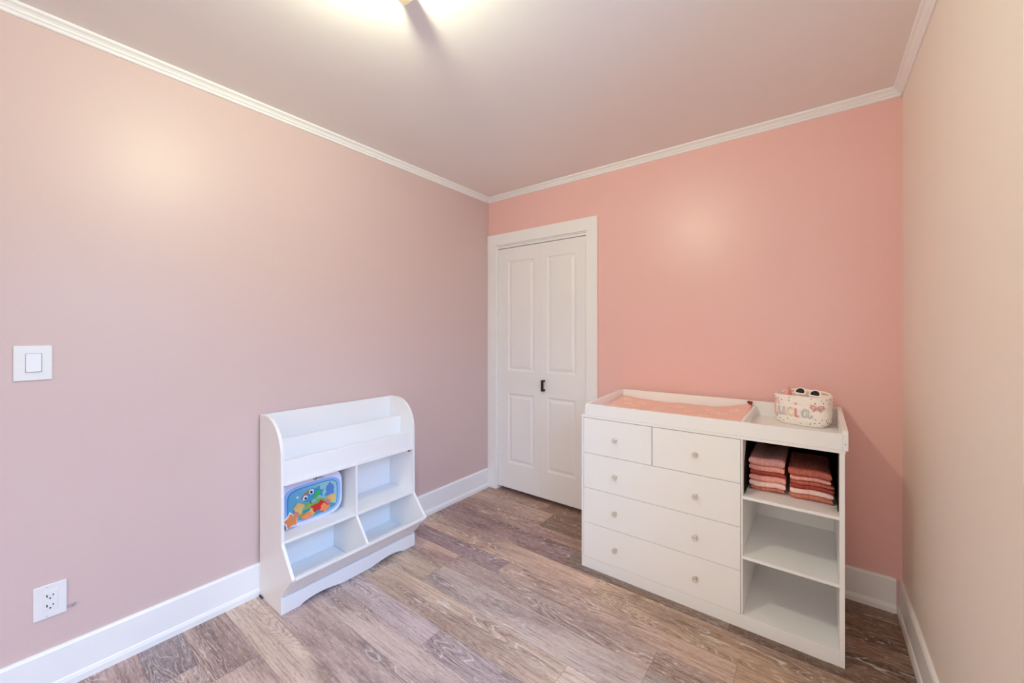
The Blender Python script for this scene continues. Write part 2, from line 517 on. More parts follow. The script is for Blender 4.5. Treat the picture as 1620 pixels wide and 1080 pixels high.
def leaf(x0, x1, z0, z1, yf, th, holes):
    bm = bm_new()
    xs = sorted({x0, x1, *[h[0] for h in holes], *[h[1] for h in holes]})
    zs = sorted({z0, z1, *[h[2] for h in holes], *[h[3] for h in holes]})
    def inside(xa, xb, za, zb):
        return any(h[0] <= xa and xb <= h[1] and h[2] <= za and zb <= h[3] for h in holes)
    for xa, xb in zip(xs, xs[1:]):
        for za, zb in zip(zs, zs[1:]):
            if not inside(xa, xb, za, zb):
                bm.faces.new([bm.verts.new(p) for p in ((xa, yf, za), (xb, yf, za), (xb, yf, zb), (xa, yf, zb))])
    for h in holes:   # sticking, flat groove, raised field
        prof = [(0, 0), (0.004, 0.0045), (0.012, 0.0075), (0.020, 0.0075), (0.036, 0.0020), (0.040, 0.0015)]
        loops = [[bm.verts.new(p) for p in ((h[0] + i, yf + d, h[2] + i), (h[1] - i, yf + d, h[2] + i), (h[1] - i, yf + d, h[3] - i), (h[0] + i, yf + d, h[3] - i))] for i, d in prof]
        for A, B in zip(loops, loops[1:]):
            for k in range(4):
                bm.faces.new([A[k], A[(k + 1) % 4], B[(k + 1) % 4], B[k]])
        bm.faces.new(loops[-1])
    yb = yf + th
    c = [(x0, z0), (x1, z0), (x1, z1), (x0, z1)]
    F = [bm.verts.new((x, yf, z)) for x, z in c]; B = [bm.verts.new((x, yb, z)) for x, z in c]
    for k in range(4): bm.faces.new([F[k], B[k], B[(k + 1) % 4], F[(k + 1) % 4]])
    bm.faces.new(B)
    bmesh.ops.remove_doubles(bm, verts=bm.verts[:], dist=1e-5)
    return bm
YF = 0.008
obj('door_leaf', leaf(DX0 + 0.008, 0.5250, 0.030, 1.990, YF, 0.034, [(0.203, 0.462, 0.990, 1.882), (0.203, 0.462, 0.238, 0.805)]), M_DOOR, dr)
lf = obj('door_leaf', leaf(0.5262, DX1 - 0.012, 0.030, 1.990, YF, 0.034, [(0.580, 0.828, 0.990, 1.882), (0.580, 0.828, 0.238, 0.805)]), M_DOOR, dr)
bm = bm_new()   # square bar pull
HX = 0.555
box(bm, HX - 0.008, HX + 0.008, YF - 0.036, YF - 0.022, 0.853, 0.938, 0.001)
box(bm, HX - 0.008, HX + 0.008, YF - 0.023, YF - 0.0002, 0.853, 0.868, 0.001)
box(bm, HX - 0.008, HX + 0.008, YF - 0.023, YF - 0.0002, 0.923, 0.938, 0.001)
hd = obj('door_handle', bm, M_BLACK, lf); hd['label'] = 'black square bar pull'

# ---- windows: one in the right wall (its casing edge just reaches into the picture), one added unseen behind the camera for fill light
def window(name, label, origin, a0, a1, z0, z1, P):
    """P(depth into the wall, along the wall, z) -> box corners in the room"""
    wi = thing(name, label, 'window', origin, kind='structure')
    def bx(bm, d0, d1, u0, u1, za, zb, bev=0.0):
        p, q = P(d0, u0), P(d1, u1)
        box(bm, min(p[0], q[0]), max(p[0], q[0]), min(p[1], q[1]), max(p[1], q[1]), za, zb, bev)
    CW = 0.094
    bm = bm_new()
    bx(bm, -0.018, 0, a0 - CW, a0, z0 - CW, z1 + CW, 0.002); bx(bm, -0.018, 0, a1, a1 + CW, z0 - CW, z1 + CW, 0.002)
    bx(bm, -0.018, 0, a0, a1, z1, z1 + CW, 0.002); bx(bm, -0.018, 0, a0, a1, z0 - CW, z0, 0.002)
    obj('window_casing', bm, M_TRIM, wi)
    zm = (z0 + z1) / 2
    for za, zb, xo in ((z0, zm + 0.02, 0.06), (zm - 0.02, z1, 0.09)):
        bm = bm_new()
        for u0, u1, zc0, zc1 in ((a0, a0 + 0.04, za, zb), (a1 - 0.04, a1, za, zb), (a0 + 0.04, a1 - 0.04, za, za + 0.04), (a0 + 0.04, a1 - 0.04, zb - 0.04, zb)):
            bx(bm, xo, xo + 0.028, u0, u1, zc0, zc1)
        sa = obj('window_sash', bm, M_TRIM, wi)
        bm = bm_new(); bx(bm, xo + 0.012, xo + 0.016, a0 + 0.04, a1 - 0.04, za + 0.04, zb - 0.04)
        obj('window_pane', bm, M_PANE, sa)
window('window_1', 'white-cased window at the right edge of the photo', (W, (WIN_Y0 + WIN_Y1) / 2, WIN_Z0), WIN_Y0, WIN_Y1, WIN_Z0, WIN_Z1, lambda d, u: (W + d, u))
window('fill_window', 'unseen white-cased window added behind the camera for fill light', ((RW_X0 + RW_X1) / 2, REAR, RW_Z0), RW_X0, RW_X1, RW_Z0, RW_Z1, lambda d, u: (u, REAR - d))

# ================================================================ ceiling lamp
LX, LY = 1.235, -1.935
lp = thing('ceiling_lamp', 'pale ceiling light fixture at the top edge of the photo', 'ceiling lamp', (LX, LY, H_ROOM))
M_LAMP = plain('pale_wood_lamp_arm', rgb(184, 166, 148), 0.5, 0.1, 30)
bm = bm_new(); lathe(bm, [(0.0, -0.018), (0.055, -0.018), (0.060, -0.012), (0.060, -0.0005)], (LX, LY, H_ROOM), n=32, caps=False)
obj('canopy', bm, M_LAMP, lp, smooth=True)
bm = bm_new(); lathe(bm, [(0.012, -0.027), (0.016, -0.025), (0.016, -0.0185)], (LX, LY, H_ROOM), n=20)
obj('socket', bm, M_LAMP, lp, smooth=True)
bm = bm_new()
bmesh.ops.create_uvsphere(bm, u_segments=28, v_segments=18, radius=BULB_R, matrix=Matrix.Translation((LX, LY, 2.378)))
obj('bulb', bm, M_BULB, lp, smooth=True)
bm = bm_new()   # square foot block at the fixture's end
box(bm, 1.104, 1.144, -1.752, -1.711, H_ROOM - 0.038, H_ROOM - 0.0005, 0.002)
obj('end_block', bm, M_LAMP, lp)
bm = bm_new()   # thin arm from the canopy to the block
tube(bm, [(LX - 0.03, LY + 0.05, H_ROOM - 0.012), (1.140, -1.752, H_ROOM - 0.010)], 0.006, 10)
obj('arm', bm, M_LAMP, lp, smooth=True)

# ================================================================ wall plates on the left wall
def plate_bm(y0, y1, z0, z1, t=0.006):
    bm = bm_new(); box(bm, 0.0002, t, y0, y1, z0, z1, 0.0025, 3); return bm
sw = thing('light_switch', 'white single rocker light switch plate on left wall', 'light switch', (0, -2.468, 1.193))
obj('switch_plate', plate_bm(-2.512, -2.423, 1.131, 1.254), M_PLASTIC, sw)
bm = bm_new()
prism(bm, [(0.0062, 1.162), (0.0115, 1.162), (0.0085, 1.225), (0.0062, 1.225)], 'y', -2.484, -2.449, 0.0006)
obj('rocker', bm, M_PLASTIC, sw)
bm = bm_new()
for b in ((-2.4855, -2.4843, 1.1605, 1.2265), (-2.4487, -2.4475, 1.1605, 1.2265), (-2.4843, -2.4487, 1.2255, 1.2267), (-2.4843, -2.4487, 1.1603, 1.1615)):
    box(bm, 0.0055, 0.0064, *b)
obj('rocker_gap', bm, plain('grey_gap', (0.30, 0.30, 0.31, 1), 0.7), sw)

ot = thing('wall_outlet', 'white duplex power outlet plate low on left wall', 'outlet', (0, -2.428, 0.328))
obj('outlet_plate', plate_bm(-2.468, -2.388, 0.272, 0.392), M_PLASTIC, ot)
bm = bm_new(); box(bm, 0.006, 0.0082, -2.446, -2.410, 0.300, 0.368, 0.0008)
soc = obj('socket_face', bm, M_PLASTIC, ot)
bm = bm_new()
for zc in (0.352, 0.317):
    box(bm, 0.0080, 0.0085, -2.4375, -2.4345, zc - 0.004, zc + 0.005)
    box(bm, 0.0080, 0.0085, -2.4225, -2.4200, zc - 0.003, zc + 0.004)
    lathe(bm, [(0.0026, 0.0), (0.0026, 0.0005)], (0.0080, -2.4285, zc - 0.0095), 'x', 10)
sl = obj('socket_slots', bm, M_BLACK, soc); sl['label'] = 'black plug slots'
for zs_ in (0.384, 0.281):
    bm = bm_new(); lathe(bm, [(0.0018, 0), (0.0018, 0.0006)], (0.0060, -2.4365, zs_), 'x', 10)
    obj('plate_screw', bm, M_STEEL, ot)
bm = bm_new()
box(bm, 0.0002, 0.004, -2.388, -2.366, 0.283, 0.293, 0.001)
tube(bm, [(0.004, -2.372, 0.288), (0.014, -2.372, 0.288), (0.016, -2.372, 0.292)], 0.0025, 8)
ck = obj('wall_clip', bm, plain('greyish_clear_plastic', rgb(176, 158, 164), 0.4), loc=(0, -2.377, 0.288))
tag(ck, 'tiny grey clip on the wall beside the outlet', 'clip')

# ================================================================ toy bookcase on the left wall
BX0, BXF, BY0, BY1 = 0.0142, 0.252, -1.752, -0.987
bk = thing('toy_bookcase', 'white childrens bookcase with rounded sides and toy cubbies against left wall', 'bookcase', (0.14, (BY0 + BY1) / 2, 0))
TH = 0.014
def side_profile():
    pts = [(0.0225, 0.0), (0.236, 0.0), (0.236, 0.070), (0.352, 0.190), (0.363, 0.196), (0.363, 0.204), (BXF + 0.002, 0.322), (BXF, 0.330), (BXF, 0.715)]
    # quarter ellipse up to the flat top
    for k in range(1, 15):
        a = PI / 2 * k / 14
        pts.append((0.088 + (BXF - 0.088) * math.cos(a), 0.715 + 0.180 * math.sin(a)))
    pts += [(BX0, 0.895), (BX0, 0.040), (0.0225, 0.040)]     # notched over the shoe moulding
    return pts
for y0, y1 in ((BY0, BY0 + TH), (BY1 - TH, BY1)):
    bm = bm_new(); prism(bm, side_profile(), 'y', y0, y1, 0.0015, 2)
    obj('side_panel', bm, M_SHELFWHITE, bk)
yi0, yi1 = BY0 + TH + 0.0003, BY1 - TH - 0.0003
YD = -1.372
bm = bm_new(); box(bm, BX0, BX0 + 0.008, yi0, yi1, 0.06, 0.893)
obj('back_panel', bm, M_SHELFWHITE, bk)
xb = BX0 + 0.0083
bm = bm_new(); box(bm, 0.120, 0.132, yi0, yi1, 0.604, 0.780, 0.0015)
obj('display_board', bm, M_SHELFWHITE, bk)
bm = bm_new(); box(bm, 0.232, 0.244, yi0, yi1, 0.604, 0.700, 0.0015)
obj('display_board', bm, M_SHELFWHITE, bk)
bm = bm_new(); box(bm, xb, BXF - 0.001, yi0, yi1, 0.588, 0.6037, 0.0012)
obj('shelf', bm, M_SHELFWHITE, bk)
for ya, yb in ((yi0, YD - 0.0063), (YD + 0.0063, yi1)):
    bm = bm_new(); box(bm, xb, BXF - 0.001, ya, yb, 0.320, 0.334, 0.0012)
    obj('shelf', bm, M_SHELFWHITE, bk)
    bm = bm_new(); box(bm, xb, 0.2375, ya, yb, 0.078, 0.090)
    obj('bin_floor', bm, M_SHELFWHITE, bk)
bm = bm_new()   # centre divider: straight above, flared with the bins below
prism(bm, [(xb, 0.0905), (0.243, 0.0905), (0.354, 0.199), (0.354, 0.206), (BXF - 0.001, 0.322), (BXF - 0.001, 0.5877), (xb, 0.5877)], 'y', YD - 0.006, YD + 0.006, 0.0012)
obj('divider', bm, M_SHELFWHITE, bk)
bm = bm_new()   # sloping front of the bins, ending in the lip
prism(bm, [(0.238, 0.078), (0.249, 0.078), (0.3640, 0.194), (0.3640, 0.206), (0.3545, 0.206), (0.3545, 0.199)], 'y', yi0, yi1, 0.001)
obj('bin_front', bm, M_SHELFWHITE, bk)
bm = bm_new()   # scalloped kick board
def scallop():
    y0, y1 = BY0, BY1
    L = y1 - y0
    pts = [(y0, 0.0), (y0 + 0.085, 0.0)]
    n = 40
    for k in range(n + 1):
        s = k / n
        y = y0 + 0.085 + (L - 0.17) * s
        e = min(s, 1 - s)
        z = 0.002 + 0.018 * math.sin(PI * min(1.0, e / 0.36)) ** 0.8 * (1.15 - 0.6 * min(1.0, e / 0.36))
        pts.append((y, z))
    pts += [(y1 - 0.085, 0.0), (y1, 0.0), (y1, 0.074), (y0, 0.074)]
    out = []
    for p in pts:
        if not out or (abs(p[0] - out[-1][0]) + abs(p[1] - out[-1][1])) > 1e-6: out.append(p)
    return out
prism(bm, scallop(), 'x', 0.2365, 0.254, 0.0015)
obj('kick_board', bm, M_SHELFWHITE, bk)
for yc in (yi1 - 0.012,):
    bm = bm_new(); box(bm, 0.228, 0.238, yc - 0.007, yc + 0.007, 0.5765, 0.5875, 0.001)
    o_ = obj('shelf_fastener', bm, M_DARK, bk); o_['label'] = 'small dark cam fastener'
bm = bm_new(); box(bm, 0.0235, 0.060, BY0 - 0.007, BY0 - 0.0005, 0.0005, 0.008, 0.001)
ck = obj('furniture_shim', bm, plain('dark_shim', (0.06, 0.05, 0.045, 1), 0.7), loc=(0.04, BY0 - 0.004, 0))
tag(ck, 'small dark shim on the floor at the back foot of the bookcase', 'shim')

# ---- aquarium toy leaning in the upper left cubby
TX, TY, TZ = 0.118, -1.556, 0.3343       # back of the toy / centre / foot
ty = thing('aquarium_toy', 'light blue aquarium picture toy standing in the upper left cubby', 'toy', (TX, TY, TZ))
TW, THH = 0.312, 0.238
zc = TZ + THH / 2
zp = zc - 0.010           # the picture sits low in its frame
def sup(w, h, e=4.0, n=72, cy=TY, cz=zc):
    out = []
    for k in range(n):
        a = 2 * PI * k / n
        c, s = math.cos(a), math.sin(a)
        out.append((cy + w / 2 * math.copysign(abs(c) ** (2 / e), c), cz + h / 2 * math.copysign(abs(s) ** (2 / e), s)))
    return out
M_T_LAV = plain('lavender_white_plastic', rgb(226, 226, 246), 0.35)
M_T_BLUE = plain('sky_blue_plastic', rgb(150, 186, 232), 0.35)
M_T_DEEP = plain('deep_blue_plastic', rgb(58, 120, 190), 0.4)
bm = bm_new(); prism(bm, sup(TW, THH), 'x', TX, TX + 0.034, 0.006, 3)
obj('toy_frame', bm, M_T_LAV, ty, smooth=True)
bm = bm_new(); prism(bm, sup(TW - 0.022, THH - 0.056, 4.2, cz=zp), 'x', TX + 0.0342, TX + 0.0375, 0.001)
obj('inner_frame', bm, M_T_BLUE, ty)
bm = bm_new(); prism(bm, sup(TW - 0.056, THH - 0.080, 4.8, cz=zp), 'x', TX + 0.0376, TX + 0.0386)
obj('screen_border', bm, M_T_DEEP, ty)
def water():
    t = NT('painted_water_picture')
    v = t.coord()
    sp = t.n('ShaderNodeSeparateXYZ'); t.l(v, sp.inputs[0])
    nz = t.noise(v, 26.0, 3.0)
    f = t.smooth(t.math('ADD', sp.outputs[1], t.math('MULTIPLY', nz, 0.08)), -0.08, 0.12)
    t.set(Base_Color=t.mix(f, rgb(96, 172, 204), rgb(150, 206, 206)), Roughness=0.3)
    return t.m
bm = bm_new(); prism(bm, sup(TW - 0.064, THH - 0.088, 5.0, cz=zp), 'x', TX + 0.0387, TX + 0.0396)
scr = obj('picture', bm, water(), ty)
XS = TX + 0.0397
def flat(name, pts_list, col, depth=0.0016, lift=0.0, parent=None):
    m = plain(name + '_paint', rgb(*col), 0.4, var=0.12)
    first = None
    for pts in pts_list:
        bm = bm_new()
        prism(bm, [(TY + u * 1.06, zp + v * 1.06) for u, v in pts], 'x', XS + lift, XS + lift + depth, 0.0004, 1)
        lift += 0.0003
        o = obj(name, bm, m, parent or ty)
        first = first or o
    return first
def blob(cx, cy, r, seed, n=22, k=0.3, sx=1.0, sy=1.0):
    rn = random.Random(seed); ph = [rn.uniform(0, 6.28) for _ in range(4)]
    return [(cx + sx * r * (1 + k * 0.5 * math.sin(3 * a + ph[0]) + k * 0.4 * math.sin(5 * a + ph[1])) * math.cos(a), cy + sy * r * (1 + k * 0.5 * math.sin(4 * a + ph[2]) + k * 0.3 * math.sin(7 * a + ph[3])) * math.sin(a)) for a in [2 * PI * i / n for i in range(n)]]
flat('seabed', [blob(0.01, -0.052, 0.034, 3, sx=2.6, sy=0.65)], (70, 150, 170))
flat('weed', [blob(-0.020, -0.018, 0.018, 7, k=0.9, sx=1.5, sy=0.8), blob(0.030, -0.014, 0.015, 9, k=0.9, sx=1.7, sy=0.7), blob(-0.072, -0.046, 0.016, 12, k=0.8, sx=1.4)], (140, 178, 70), lift=0.0018)
flat('yellow_coral', [blob(0.080, -0.022, 0.022, 21, k=0.5, sx=1.2), blob(-0.070, -0.018, 0.022, 22, k=0.35, sy=1.2), blob(-0.012, -0.052, 0.018, 24, k=0.5)], (222, 184, 110), lift=0.0036)
flat('red_coral', [blob(0.028, -0.034, 0.022, 31, k=0.6, sx=1.5, sy=0.8), blob(0.005, -0.040, 0.016, 32, k=0.6)], (200, 40, 44), lift=0.0054)
flat('orange_coral', [blob(0.050, -0.050, 0.019, 41, k=0.35, sx=1.2), blob(-0.034, -0.062, 0.020, 42, k=0.35, sx=1.4, sy=0.7)], (240, 140, 84), lift=0.0072)
flat('pink_coral', [blob(0.066, -0.030, 0.013, 43, k=0.5), blob(-0.084, -0.040, 0.013, 44, k=0.5)], (206, 120, 130), lift=0.0072)
flat('blue_creature', [[(0.060, 0.036), (0.064, 0.048), (0.072, 0.052), (0.080, 0.066), (0.086, 0.052), (0.098, 0.044), (0.101, 0.030), (0.097, 0.018), (0.102, 0.004), (0.052, 0.000), (0.058, 0.012), (0.066, 0.016), (0.060, 0.026)]], (92, 132, 200), lift=0.0018)
fish = flat('fish', [[(-0.056, 0.016), (-0.046, 0.004), (-0.024, -0.002), (0.000, 0.004), (0.016, 0.018), (0.028, 0.016), (0.044, 0.004), (0.040, 0.024), (0.050, 0.038), (0.030, 0.038), (0.028, 0.062), (0.010, 0.052), (-0.010, 0.058), (-0.036, 0.050), (-0.054, 0.034)]], (62, 150, 190), lift=0.0018)
flat('fish_fin', [[(-0.008, 0.010), (0.012, 0.004), (0.030, 0.026), (0.028, 0.046), (0.010, 0.036)]], (58, 184, 84), lift=0.0036, parent=fish)
flat('fish_brow', [[(-0.060, 0.024), (-0.040, 0.048), (-0.020, 0.056), (-0.022, 0.046), (-0.036, 0.036), (-0.052, 0.020)]], (196, 122, 78), lift=0.0036, parent=fish)
flat('fish_eye', [ellipse(0.012, 0.012, cx=-0.013, cy=0.044)], (236, 240, 244), lift=0.0054, parent=fish)
flat('fish_eye', [ellipse(0.011, 0.011, cx=-0.042, cy=0.024)], (236, 240, 244), lift=0.0054, parent=fish)
flat('fish_pupil', [ellipse(0.006, 0.007, cx=-0.014, cy=0.043), ellipse(0.0055, 0.0065, cx=-0.041, cy=0.022)], (14, 16, 30), lift=0.0072, parent=fish)
flat('bubble', [ellipse(0.0055, 0.0055, cx=-0.076, cy=0.036), ellipse(0.004, 0.004, cx=-0.050, cy=0.016)], (214, 232, 236), lift=0.0018)
def star(cx, cy, R, r, rot):
    return [(cx + (R if k % 2 == 0 else r) * math.cos(rot + PI * k / 5), cy + (R if k % 2 == 0 else r) * math.sin(rot + PI * k / 5)) for k in range(10)]
bm = bm_new()
prism(bm, [(TY + u, zp + v) for u, v in star(-0.112, -0.064, 0.044, 0.025, 0.45)], 'x', XS + 0.0005, XS + 0.006, 0.002, 2)
o_ = obj('star_rim', bm, plain('white_star_rim', rgb(250, 244, 240), 0.4), ty)
bm = bm_new()
prism(bm, [(TY + u, zp + v) for u, v in star(-0.112, -0.064, 0.038, 0.021, 0.45)], 'x', XS + 0.0062, XS + 0.010, 0.002, 2)
o_ = obj('starfish_button', bm, plain('orange_plastic', rgb(222, 134, 80), 0.4), ty); o_['label'] = 'orange starfish button'
bm = bm_new()   # small dark ring mark and two lines of lettering on the frame
tube(bm, [(TX + 0.0345, TY + 0.012 + 0.0085 * math.cos(a), zc + 0.0955 + 0.0080 * math.sin(a)) for a in [2 * PI * k / 20 for k in range(20)]], 0.0016, 6, closed=True)
lathe(bm, [(0.0036, 0), (0.0036, 0.0008)], (TX + 0.0343, TY + 0.014, zc + 0.0965), 'x', 12)
o_ = obj('ring_mark', bm, plain('dark_print', rgb(40, 40, 58), 0.5), ty); o_['label'] = 'dark round printed mark'

def text_mesh(body, size, extrude=0.0003):
    cu = bpy.data.curves.new('lettering', 'FONT'); cu.body = body; cu.size = size; cu.extrude = extrude
    cu.align_x = 'LEFT'
    tmp = bpy.data.objects.new('lettering_tmp', cu); COL.objects.link(tmp)
    dg = bpy.context.evaluated_depsgraph_get()
    me = bpy.data.meshes.new_from_object(tmp.evaluated_get(dg))
    bpy.data.objects.remove(tmp, do_unlink=True)
    return me
for body, dz in (('baby', 0.0965), ('einstein', 0.0885)):
    me = text_mesh(body, 0.0105)
    bm = bm_new(); bm.from_mesh(me); bpy.data.meshes.remove(me)
    bm.transform(Matrix.Translation((TX + 0.0346, TY + 0.024, zc + dz)) @ Matrix(((0, 0, 1, 0), (1, 0, 0, 0), (0, 1, 0, 0), (0, 0, 0, 1))))
    obj('lettering', bm, bpy.data.materials['dark_print'], ty)

# ================================================================ changing-table dresser on the back wall
RX0, RX1, RYF, RYB, RT = 1.165, 2.294, -0.555, -0.032, 0.843
ds = thing('changing_dresser', 'white changing-table dresser with five drawers and open shelves by the salmon wall', 'dresser', ((RX0 + RX1) / 2, (RYF + RYB) / 2, 0))
SX0, SX1 = 1.9495, 2.2775      # inside of the open shelf bay
bm = bm_new(); box(bm, RX0, 1.1760, RYF, RYB, 0, 0.8302, 0.0008); obj('side_panel', bm, M_WHITE, ds)
bm = bm_new(); box(bm, SX1, RX1, RYF, RYB, 0, 0.8302, 0.0008); obj('side_panel', bm, M_WHITE, ds)
bm = bm_new(); box(bm, 1.9430, SX0, RYF, RYB - 0.006, 0.0590, 0.8302, 0.0006); obj('divider', bm, M_WHITE, ds)
bm = bm_new(); box(bm, RX0 - 0.002, RX1 + 0.002, RYF - 0.001, RYB, 0.8304, RT, 0.001); obj('top_board', bm, M_WHITE, ds)
bm = bm_new(); box(bm, 1.1762, SX1 - 0.0002, RYF, RYF + 0.015, 0, 0.0455, 0.0006); obj('plinth', bm, M_WHITE, ds)
bm = bm_new(); box(bm, 1.1762, SX1 - 0.0002, RYF, RYB - 0.006, 0.0457, 0.0585, 0.0006); obj('bottom_board', bm, M_WHITE, ds)
bm = bm_new(); box(bm, 1.1762, SX1 - 0.0002, RYB - 0.0055, RYB, 0.0, 0.8302); obj('back_panel', bm, M_WHITE, ds)
for zt in (0.3185, 0.5820):
    bm = bm_new(); box(bm, SX0 + 0.0002, SX1 - 0.0002, RYF + 0.001, RYB - 0.006, zt - 0.0125, zt, 0.0006); obj('shelf', bm, M_WHITE, ds)
def knob(x, z, parent):
    yk = RYF - 0.0002
    bm = bm_new()
    lathe(bm, [(0.0065, 0.0), (0.0060, 0.012), (0.0085, 0.015), (0.0135, 0.017), (0.0150, 0.021), (0.0135, 0.0255), (0.0080, 0.0272)], (x, yk, z), 'y', 10, -1)
    k = obj('knob', bm, M_CRYSTAL, parent); k['label'] = 'clear round knob'
    bm = bm_new(); lathe(bm, [(0.0032, 0.0), (0.0032, 0.026), (0.0024, 0.0282)], (x, yk, z), 'y', 12, -1)
    obj('knob_bolt', bm, M_BRASS, parent)
G = 0.0011
DRW = [(1.1764, 1.5535, 0.6345, 0.8290, [1.366]), (1.5550, 1.9420, 0.6345, 0.8290, [1.760]),
       (1.1764, 1.9420, 0.4420, 0.6345, [1.366, 1.760]), (1.1764, 1.9420, 0.2500, 0.4420, [1.366, 1.760]), (1.1764, 1.9420, 0.0590, 0.2500, [1.366, 1.760])]
M_DRAWER = M_WHITE
for x0, x1, z0, z1, ks in DRW:
    bm = bm_new(); box(bm, x0 + G, x1 - G, RYF, RYF + 0.016, z0 + G, z1 - G, 0.0008)
    # drawer box behind its front
    box(bm, x0 + 0.02, x1 - 0.02, RYF + 0.0161, RYB - 0.05, z0 + 0.02, z1 - 0.03)
    d = obj('drawer', bm, M_DRAWER, ds)
    for kx in ks: knob(kx, (z0 + z1) / 2, d)
bm = bm_new()   # added dark board, painted shade behind the drawer joints
box(bm, 1.1764, 1.9428, RYF + 0.013, RYF + 0.0155, 0.0588, 0.8300)
o_ = obj('carcass_shadow_board', bm, plain('dark_joint_shade', (0.10, 0.085, 0.08, 1), 0.8), ds)

# ---- tray on top
TX0, TX1, TYF, TYB = 1.187, 2.304, -0.556, -0.034
tr = thing('changing_tray', 'white rimmed changing tray on top of the dresser', 'changing tray', ((TX0 + TX1) / 2, (TYF + TYB) / 2, RT))
Z0 = RT + 0.0004
bm = bm_new(); box(bm, TX0 + 0.0172, TX1 - 0.0172, TYF + 0.0172, TYB - 0.0152, Z0, Z0 + 0.010); obj('tray_floor', bm, M_WHITE, tr)
bm = bm_new(); box(bm, TX0 + 0.0172, TX1 - 0.0172, TYF, TYF + 0.017, Z0, 0.9055, 0.0012); obj('tray_rail', bm, M_WHITE, tr)
bm = bm_new(); box(bm, TX0 + 0.0172, TX1 - 0.0172, TYB - 0.015, TYB, Z0, 0.9300, 0.0012); obj('tray_rail', bm, M_WHITE, tr)
for x0, x1, zf, zr in ((TX0, TX0 + 0.017, 0.907, 0.926), (TX1 - 0.017, TX1, 0.918, 0.936)):
    bm = bm_new()
    prism(bm, [(TYF - 0.002, Z0), (TYB, Z0), (TYB, zr), (TYB - 0.05, zr), (TYF + 0.012, zf), (TYF - 0.002, zf - 0.012)], 'x', x0, x1, 0.0012)
    obj('tray_rail', bm, M_WHITE, tr)
bm = bm_new(); box(bm, 1.9380, 1.9500, TYF + 0.0172, TYB - 0.0152, Z0 + 0.0102, 0.9055, 0.001); obj('tray_divider', bm, M_WHITE, tr)
bm = bm_new()
for (xq, yq) in ((1.9502, TYB - 0.022),):
    box(bm, xq, xq + 0.013, yq - 0.001, yq + 0.0005, Z0 + 0.0104, Z0 + 0.026); box(bm, xq, xq + 0.002, yq - 0.012, yq, Z0 + 0.0104, Z0 + 0.026)
obj('corner_bracket', bm, M_WHITE, tr)
bm = bm_new(); lathe(bm, [(0.0028, 0.0), (0.0028, 0.0006)], (TX1 - 0.0085, TYF - 0.0020, 0.868), 'y', 12, -1)
o_ = obj('screw', bm, M_STEEL, tr)

# ---- changing pad with printed flowers
def pad_mat():
    t = NT('pink_flower_cloth')
    v = t.coord(scale=(1, 1, 0))
    vo = t.n('ShaderNodeTexVoronoi', voronoi_dimensions='2D'); vo.inputs['Scale'].default_value = 8.5; vo.inputs['Randomness'].default_value = 0.75
    t.l(v, vo.inputs['Vector'])
    # petals: distance wobbled by the angle round the cell centre
    df = t.n('ShaderNodeVectorMath', operation='SUBTRACT'); 
    sc = t.n('ShaderNodeVectorMath', operation='SCALE'); sc.inputs[3].default_value = 1.0
    t.l(v, df.inputs[0]); t.l(vo.outputs['Position'], df.inputs[1])
    sp = t.n('ShaderNodeSeparateXYZ'); t.l(df.outputs[0], sp.inputs[0])
    ang = t.math('ARCTAN2', sp.outputs[1], sp.outputs[0])
    rad = t.math('SQRT', t.math('ADD', t.math('POWER', sp.outputs[0], 2), t.math('POWER', sp.outputs[1], 2)))
    wob = t.math('MULTIPLY_ADD', t.math('SINE', t.math('MULTIPLY', ang, 5.0)), 0.0035, 0.0175)
    ring = t.math('ABSOLUTE', t.math('SUBTRACT', rad, wob))
    fl_ = t.smooth(ring, 0.0068, 0.0048)
    base_c = t.mix(t.noise(t.coord(), 14.0, 3.0), rgb(246, 206, 196), rgb(242, 196, 184))
    t.set(Base_Color=t.mix(t.math('MULTIPLY', fl_, 0.75), base_c, rgb(252, 228, 200)), Roughness=0.9)
    t.bsdf.inputs['Specular IOR Level'].default_value = 0.2
    t.bump(t.noise(t.coord(), 260.0, 2.0), 0.3, 0.001)
    return t.m
M_PAD = pad_mat()
pd = thing('changing_pad', 'pink flower-print changing pad lying in the white tray', 'changing pad', (1.575, -0.29, Z0 + 0.010))
PX0, PX1, PY0, PY1 = 1.2065, 1.9355, -0.5360, -0.0520
rear = [(1.20, 0.896), (1.24, 0.897), (1.30, 0.886), (1.43, 0.878), (1.61, 0.881), (1.75, 0.879), (1.83, 0.893), (1.88, 0.906), (1.94, 0.921)]
def rear_z(x):
    for (a, za), (b, zb) in zip(rear, rear[1:]):
        if x <= b: return za + (zb - za) * max(0, (x - a)) / (b - a)
    return rear[-1][1]
bm = bm_new()
nx, ny = 70, 46
top = [[None] * (ny + 1) for _ in range(nx + 1)]
bot = [[None] * (ny + 1) for _ in range(nx + 1)]
